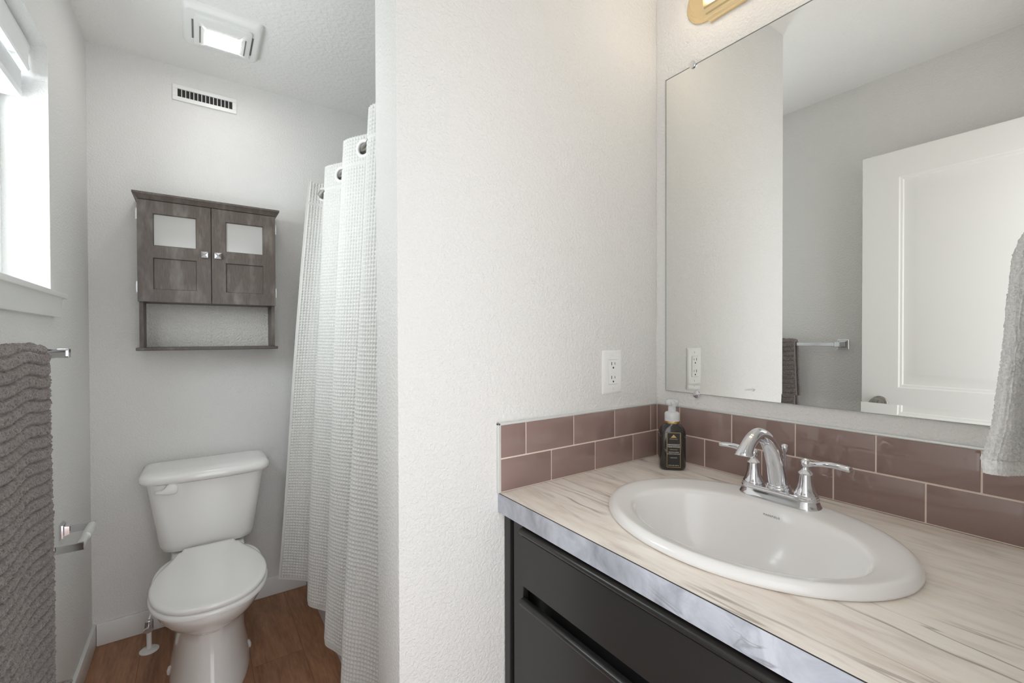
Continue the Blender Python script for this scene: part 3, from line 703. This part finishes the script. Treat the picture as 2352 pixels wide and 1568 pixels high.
# counter with a hole for the sink
SX, SY, SAX, SAY = .819, .4400, .2135, .265
ct = thing('countertop', 'beige travertine-look vanity countertop with cool window light painted into its veined front edge', 'countertop', (.84, .44, ZC-.043))
def ctop():
    x0_, x1_, y0_, y1_ = XF+.0012, XM-.0005, YB+.0005, P-.0005; ax, ay = .181, .232
    angs = sorted(set([2*math.pi*k/96 for k in range(96)]+[math.atan2(y-SY, x-SX) % (2*math.pi) for x in (x0_, x1_) for y in (y0_, y1_)]))
    outer, inner = [], []
    for a in angs:
        c, s = math.cos(a), math.sin(a)
        t = min([v for v in (((x1_-SX)/c if c > 1e-9 else 9), ((x0_-SX)/c if c < -1e-9 else 9), ((y1_-SY)/s if s > 1e-9 else 9), ((y0_-SY)/s if s < -1e-9 else 9)) if v > 0])
        outer.append((SX+c*t, SY+s*t)); k = 1/math.sqrt((c/ax)**2+(s/ay)**2); inner.append((SX+c*k, SY+s*k))
    zt_, zb_ = ZC, ZC-.043; f = lambda pts, z: [(p[0], p[1], z) for p in pts]
    rs = [f(inner, zb_), f(outer, zb_), f(outer, zt_), f(inner, zt_), f(inner, zb_)]
    m = MB().rings(rs, False, False); return m
ctop().build('slab', M_counter, ct, smooth=0)
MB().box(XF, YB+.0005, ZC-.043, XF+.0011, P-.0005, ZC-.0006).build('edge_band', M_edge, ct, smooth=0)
MB().box(XF-.0001, YB+.0005, ZC-.0008, XF+.0014, P-.0005, ZC+.00005).build('edge_seam', M_slot, ct, smooth=0)

# sink
sk = thing('sink', 'white oval drop-in sink set in the vanity counter', 'sink', (SX, SY, ZC))
BX, BY = .798, .4345
prof = [  # (blend toward bowl centre, ax, ay, z)
 (0, .180, .231, -.012), (0, .194, .244, -.001), (0, .2040, .2555, .0006), (0, .2065, .258, .003), (0, .2065, .2580, .007), (0, .2045, .2560, .012), (0, .2005, .2520, .0155), (0, .195, .2465, .0172), (.2, .188, .2395, .0172), (.5, .175, .227, .0155), (.8, .161, .215, .0140), (.95, .153, .2080, .0130), (1, .1475, .2030, .0118),
 (1, .1435, .1990, .0090), (1, .1395, .1955, .003), (1, .134, .191, -.012), (1, .126, .184, -.035), (1, .114, .171, -.065), (1, .098, .150, -.095), (1, .075, .118, -.118), (1, .048, .076, -.131), (1, .024, .030, -.1355)]
def sring(p, n=96):
    bl_, ax, ay, z = p; c0, c1 = SX+(BX-SX)*bl_, SY+(BY-SY)*bl_
    out = []
    for j in range(n):
        a = 2*math.pi*j/n; x = c0+ax*math.cos(a)
        out.append((x, c1+ay*math.sin(a), ZC+z))
    return out
MB().rings([sring(p) for p in prof], False, False).build('basin', M_sink, sk, smooth=80)
MB().lathe([(.004, ZC-.1335), (.018, ZC-.1325), (.024, ZC-.134), (.024, ZC-.137)], (BX, BY, 0)).build('drain', M_chrome, sk)
def text_mesh(txt, size, origin, xdir, ydir, m, name, ext=0.0002, space=1.0, parent=None, align='CENTER', bold=0.0):
    c = bpy.data.curves.new(name, 'FONT'); c.body = txt; c.size = size; c.align_x = align; c.align_y = 'CENTER'; c.extrude = ext; c.space_character = space; c.resolution_u = 4; c.offset = bold
    t = bpy.data.objects.new(name+'_src', c); COL.objects.link(t)
    dg = bpy.context.evaluated_depsgraph_get(); me = bpy.data.meshes.new_from_object(t.evaluated_get(dg)); bpy.data.objects.remove(t)
    xd = Vector(xdir).normalized(); yd = Vector(ydir); yd = (yd-xd*yd.dot(xd)).normalized(); zd = xd.cross(yd)
    M = Matrix(((xd.x, yd.x, zd.x, origin[0]), (xd.y, yd.y, zd.y, origin[1]), (xd.z, yd.z, zd.z, origin[2]), (0, 0, 0, 1)))
    me.transform(M); me.name = name; me.materials.clear(); me.materials.append(m)
    o = bpy.data.objects.new(name, me); COL.objects.link(o)
    if parent: (attach if parent.type == 'EMPTY' else sub)(o, parent)
    return o
# maker's mark on the back slope of the bowl
pA, pB = Vector((BX+.1395, .437, ZC+.003)), Vector((BX+.134, .437, ZC-.012))
up_ = (pA-pB).normalized(); org = pB.lerp(pA, 0.35); nrm = Vector((0, -1, 0)).cross(up_)
org = org+nrm*0.0005
text_mesh('MANSFIELD', .0052, org+Vector((0, -.002, 0)), (0, -1, 0), up_, M_ink, 'maker_mark', .0001, 1.25, sk, bold=0)
sq = MB()
for (a0_, a1_, b0_, b1_) in ((-.002, .002, .0012, .002), (-.002, .002, -.002, -.0012), (-.002, -.0012, -.002, .002), (.0012, .002, -.002, .002), (-.0005, .0005, -.001, .001)):
    q0 = org+Vector((0, .0205, 0)); sq.add([q0+Vector((0, -a, 0))+up_*b for a, b in ((a0_, b0_), (a1_, b0_), (a1_, b1_), (a0_, b1_))], [(0, 1, 2, 3)])
sq.build('maker_emblem', M_ink, sk, smooth=0)

# ============================================================ FAUCET
fa = thing('faucet', 'chrome two-handle faucet with arched spout on the back of the sink', 'faucet', (.985, .445, ZC+.015))
FX, FY, FZ = .985, .445, ZC+.0150
def stad(z, r, hl, n=18, cx=FX, cy=FY):
    out = []
    for k in range(n+1): a = math.pi*k/n; out.append((cx+r*math.cos(a), cy+hl+r*math.sin(a), z))
    for k in range(n+1): a = math.pi+math.pi*k/n; out.append((cx+r*math.cos(a), cy-hl+r*math.sin(a), z))
    return out
MB().rings([stad(FZ-.003, .0275, .0508), stad(FZ+.001, .0282, .0508), stad(FZ+.003, .0275, .0508), stad(FZ+.005, .0262, .0508), stad(FZ+.014, .0235, .0508), stad(FZ+.017, .0235, .0508), stad(FZ+.0185, .0222, .0508), stad(FZ+.021, .0222, .0508), stad(FZ+.0225, .0205, .0508)]).build('base_plate', M_chrome, fa, smooth=30)
bz = FZ+.0225
for s in (1, -1):
    hy_ = FY+s*.0508
    pf = [(.0205, 0), (.0212, .002), (.0205, .004), (.0190, .006), (.0175, .009), (.0150, .016), (.0128, .026), (.0117, .036), (.0113, .0415), (.0135, .0425), (.0138, .0445), (.0120, .0465), (.0085, .0495), (.0062, .053), (.0060, .056)]
    h = MB().lathe([(r, bz+z) for r, z in pf], (FX, hy_, 0), seg=36).build('handle_body', M_chrome, fa, smooth=40)
    bc_ = bz+.0635
    lv = MB(); lv.lathe([(.0003, bc_-.0098), (.005, bc_-.0086), (.0085, bc_-.005), (.0098, bc_), (.0085, bc_+.005), (.005, bc_+.0086), (.0003, bc_+.0098)], (FX, hy_, 0), seg=28)
    rs = []
    for (d, hw, ht, zz_) in ((.004, .006, .006, -.001), (.012, .0045, .0045, .0000), (.022, .0055, .0048, .0025), (.032, .0075, .0055, .0048), (.044, .0085, .0056, .0058), (.058, .0090, .0054, .0056), (.071, .0090, .0052, .0046), (.0745, .0086, .0048, .0042), (.0757, .0072, .0032, .0040)):
        ring = []
        for j in range(20):
            a = 2*math.pi*j/20; c, s2 = math.cos(a), math.sin(a)
            ring.append((FX+hw*math.copysign(abs(c)**.7, c), hy_+s*d, bc_+zz_+ht*math.copysign(abs(s2)**.8, s2)))
        rs.append(ring)
    lv.rings(rs); lv.build('lever', M_chrome, fa, smooth=40)
sp = MB().lathe([(.0235, bz), (.0242, bz+.002), (.0235, bz+.0045), (.0215, bz+.0055), (.0218, bz+.008), (.0195, bz+.0105)], (FX, FY, 0), seg=40)
path = spline([(.986, .445, bz+.009), (.981, .445, .957), (.973, .445, .983), (.961, .445, 1.010), (.943, .445, 1.035), (.922, .445, 1.051), (.900, .445, 1.0575), (.880, .445, 1.053), (.864, .445, 1.043), (.8535, .445, 1.0325), (.8497, .445, 1.0262), (.8488, .445, 1.0228)], 60)
rr = np.interp(np.linspace(0, 1, 60), [0, .1, .25, .45, .6, .75, .88, .96, 1], [.0195, .0185, .0165, .0135, .0120, .0125, .0148, .0166, .0186])
sp.tube(path, list(rr), 32, up=(0, 1, 0))
sp.build('spout', M_chrome, fa, smooth=50)
MB().lathe([(.0028, bz), (.0028, 1.006), (.005, 1.008), (.0055, 1.011), (.0072, 1.014), (.0074, 1.018), (.0055, 1.022), (.001, 1.0235)], (1.0115, FY, 0), seg=24).build('lift_rod', M_chrome, fa, smooth=50)

# ============================================================ SOAP BOTTLE
sb = thing('soap_dispenser', 'dark soap bottle with white foaming pump in the counter corner', 'soap bottle', (1.036, .737, ZC))
ang = math.atan2(-.714, -.70); nx, ny = math.cos(ang), math.sin(ang)      # front normal
fx, fy = -ny*-1, nx*-1                                                      # reading direction as seen from the front
rd = Vector((0, 0, 1)).cross(Vector((nx, ny, 0))); SBX, SBY = 1.0360, .7370
def sbp(a, b, z): return (SBX+rd.x*a+nx*b, SBY+rd.y*a+ny*b, ZC+z)
def sbr(hw, hd, r, z):
    return [sbp(p[0], p[1], z) for p in [(q[0], q[1]) for q in rrect(0, 0, hw, hd, r, 0, 8)]]
body = MB().rings([sbr(.024, .016, .010, .0003), sbr(.029, .0195, .013, .0015), sbr(.0325, .0225, .014, .006), sbr(.0335, .0235, .0145, .012), sbr(.0335, .0235, .0145, .096), sbr(.0325, .0228, .0145, .103), sbr(.029, .0215, .015, .111), sbr(.0235, .0195, .0165, .117), sbr(.0195, .0180, .0165, .1205), sbr(.0180, .0180, .0175, .123)])
bo = body.build('bottle_body', M_soap, sb, smooth=50)
MB().lathe([(.0195, .1225), (.0200, .1235), (.0200, .1275), (.0190, .1285)], (SBX, SBY, ZC), seg=36).build('gold_collar', M_gold, sb)
MB().lathe([(.0190, .1287), (.0192, .130), (.0186, .131), (.0192, .1325), (.0186, .134), (.0192, .1355), (.0190, .140), (.0192, .146), (.0180, .1500), (.0150, .1520), (.0105, .1530), (.0102, .1540), (.0098, .172)], (SBX, SBY, ZC), seg=36).build('pump_collar', M_pump, sb, smooth=40)
hd = MB().lathe([(.0100, .168), (.0150, .1705), (.0172, .1740), (.0172, .1790), (.0150, .1835), (.0090, .1855), (.001, .186)], (SBX, SBY, ZC), seg=36)
hd.tube([(SBX+nx*.008, SBY+ny*.008, ZC+.1775), (SBX+nx*.024, SBY+ny*.024, ZC+.1765), (SBX+nx*.030, SBY+ny*.030, ZC+.1735)], [.0075, .0065, .0055], 16)
hd.build('pump_head', M_pump, sb, smooth=50)
def lab(a0_, a1_, z0_, z1_, off, m, name):
    b = MB(); pts = [sbp(a0_, off, z0_), sbp(a1_, off, z0_), sbp(a1_, off, z1_), sbp(a0_, off, z1_)]
    b.add(pts, [(0, 1, 2, 3)]); return b
LB = MB()
def lbx(m, a0_, a1_, z0_, z1_, d0, d1):
    c = [sbp(a, d, z) for d in (d0, d1) for a, z in ((a0_, z0_), (a1_, z0_), (a1_, z1_), (a0_, z1_))]
    m.add(c, [(0, 1, 2, 3), (4, 5, 6, 7), (0, 1, 5, 4), (1, 2, 6, 5), (2, 3, 7, 6), (3, 0, 4, 7)])
lbx(LB, -.0180, .0180, .0085, .1015, .0234, .02385); lbo = LB.build('label', M_label, sb, smooth=0)
gb = MB(); e = .0010
for q in ((-.0172, .0172, .0093, .0093+e), (-.0172, .0172, .1007-e, .1007), (-.0172, -.0172+e, .0093, .1007), (.0172-e, .0172, .0093, .1007), (-.0095, .0095, .0555, .0565)):
    lbx(gb, *q, .02385, .0241)
# gold mountain-like emblem: ring segment arcs over a bar
for k in range(7):
    a = (k-3)*.0021; hgt = .0078-abs(k-3)*.0023
    lbx(gb, a-.0012, a+.0012, .0872, .0872+hgt, .02385, .0241)
sub(gb.build('gold_border', M_gold, smooth=0), lbo)
def sbt(txt, size, z, m=M_white, bold=0, sp_=1.0):
    text_mesh(txt, size, sbp(0, .0241, z), rd, (0, 0, 1), m, 'lettering', .0001, sp_, lbo, bold=bold)
sbt('WHITE BARN', .0031, .0835, M_gold, .00003, 1.15)
sbt('MAHOGANY', .0053, .0685, bold=0); sbt('TEAKWOOD', .0053, .0632, bold=0)
sbt('GENTLE & CLEAN', .0033, .0490); sbt('FOAMING HAND SOAP', .0030, .0445)
sbt('HAND SAVON', .0026, .0345); sbt('8.75 FL OZ / 259 mL', .0031, .0145, bold=0)

# ============================================================ VANITY LIGHT
vl = thing('vanity_light', 'polished brass vanity light bar above the mirror with lit bulbs', 'light fixture', (XM, .43, 2.15))
LZ = 2.150
def stv(x, r, hl): 
    out = []
    for k in range(25): a = math.pi*k/24; out.append((x, .43+hl+r*math.sin(a), LZ+r*math.cos(a)))
    for k in range(25): a = math.pi+math.pi*k/24; out.append((x, .43-hl+r*math.sin(a), LZ+r*math.cos(a)))
    return out
HL = .2550
MB().rings([stv(XM, .0600, HL), stv(XM-.005, .0600, HL), stv(XM-.007, .0565, HL), stv(XM-.010, .0555, HL), stv(XM-.013, .050, HL), stv(XM-.016, .0490, HL), stv(XM-.019, .043, HL), stv(XM-.022, .041, HL), stv(XM-.025, .034, HL)]).build('back_plate', M_brass, vl, smooth=30)
bp = [(XM-.0005, -.070), (XM-.012, -.069), (XM-.016, -.064), (XM-.020, -.063), (XM-.022, -.058), (XM-.027, -.056), (XM-.031, -.047), (XM-.036, -.045), (XM-.038, -.038), (XM-.038, .038), (XM-.036, .045), (XM-.031, .047), (XM-.027, .056), (XM-.022, .058), (XM-.020, .063), (XM-.016, .064), (XM-.012, .069), (XM-.0005, .070)]
MB().prism([(x, LZ+z) for x, z in bp], 'Y', .43-.247, .43+.247).build('light_bar', M_brass, vl, smooth=25)
for y in (.20, .43, .66):
    MB().lathe([(.024, XM-.038), (.026, XM-.042), (.022, XM-.050), (.020, XM-.066)], (0, y, LZ), 'X').build('socket', M_brass, vl, smooth=30)
    pf = [(.014, XM-.066)]+[(.040*math.sin(a), XM-.105+.040*math.cos(a)) for a in [math.radians(q) for q in range(20, 180, 12)]]+[(.001, XM-.145)]
    MB().lathe(pf, (0, y, LZ), 'X').build('bulb', M_bulb, vl, smooth=60)

# ============================================================ HAND TOWEL AND RING
rg = thing('towel_ring', 'chrome towel ring on the wall at the right end of the counter', 'towel ring', (.86, YB, 1.47))
m = MB()
def sqy(y, r): return [(.86-r, y, 1.50-r), (.86+r, y, 1.50-r), (.86+r, y, 1.50+r), (.86-r, y, 1.50+r)]
m.rings([sqy(YB, .024), sqy(YB+.004, .024), sqy(YB+.008, .016), sqy(YB+.020, .012), sqy(YB+.040, .011)]); m.build('post', M_chrome, rg, smooth=20)
rpts = [(.86+.075*math.sin(a), YB+.036, 1.435+.065*math.cos(a)) for a in [2*math.pi*k/48 for k in range(49)]]
MB().tube(rpts, .0042, 12, False, up=(0, 1, 0)).build('ring', M_chrome, rg)
def hand_towel():
    nu, nv = 620, 420
    zk = np.array([1.100, 1.110, 1.15, 1.236, 1.30, 1.349, 1.375, 1.395, 1.410])
    xn = np.array([.693, .692, .706, .730, .752, .773, .793, .818, .840]); xf = np.array([.985, .985, .975, .955, .940, .925, .915, .905, .885])
    yc = np.array([.0985, .0985, .0935, .088, .0865, .0845, .0785, .0765, .076]); ht = np.array([.019, .0225, .020, .018, .017, .0165, .015, .012, .004])
    z = np.linspace(1.410, 1.100, nv); I = lambda a: np.interp(z, zk, a)[:, None]
    e = 2/2.6; af = np.linspace(0, 2*math.pi, 6001); ex = .11*np.sign(np.cos(af))*np.abs(np.cos(af))**e; ey = .02*np.sign(np.sin(af))*np.abs(np.sin(af))**e
    al = np.r_[0, np.cumsum(np.hypot(np.diff(ex), np.diff(ey)))]
    a = np.interp(np.linspace(0, al[-1], nu, endpoint=False), al, af)[None, :]; c, s = np.cos(a), np.sin(a)
    X = np.zeros((nv, nu, 3)); hw = (I(xf)-I(xn))/2; xc = (I(xf)+I(xn))/2
    low = np.clip((1.40-z)/.3, 0, 1)[:, None]
    X[..., 0] = xc+hw*np.sign(c)*np.abs(c)**e
    w = .55+.45*np.abs(np.cos(a*2.5+.6))
    X[..., 1] = I(yc)+I(ht)*np.sign(s)*np.abs(s)**e*(1-.35*low*(0.5+0.5*np.cos((X[..., 0]-.76)*60+low*2)))
    X[..., 2] = z[:, None]-.012*low*np.sin((X[..., 0]-.70)*12)+0.02*low*np.clip(.72-X[..., 0], 0, 1)
    per = 2*(hw+I(ht)*2)*1.0; S = np.linspace(0, 1, nu, endpoint=False)[None, :]*.54; Zz = z[:, None]+0*a
    # looped rows: soft cells of about 5 mm, jittered
    jx = (vnoise(S*60, Zz*60, 11)-.5)*.006; jz = (vnoise(S*60+40, Zz*60, 12)-.5)*.006
    loops = (np.abs(np.sin(math.pi*(S+jx)/.0064))*np.abs(np.sin(math.pi*(Zz+jz+.004*np.sin(S*60))/.0060)))**.5
    big = vnoise(S*130, Zz*120, 13); fine = vnoise(S*700, Zz*600, 14)
    disp = .0040*loops+.0014*(big-.5)+.0008*(fine-.5)
    hemm = (Zz < 1.116)
    disp = np.where(hemm, disp*.35-.0005, disp)
    o = grid_mesh('hand_towel', X, disp, M_hand, None, wrap_u=True)
    me = o.data; b = bmesh.new(); b.from_mesh(me); bmesh.ops.holes_fill(b, edges=[e for e in b.edges if e.is_boundary], sides=0); bmesh.ops.recalc_face_normals(b, faces=b.faces); b.to_mesh(me); b.free(); me.shade_smooth()
    return tag(o, 'light grey terry hand towel hanging over the right of the counter', 'towel')
hand_towel()
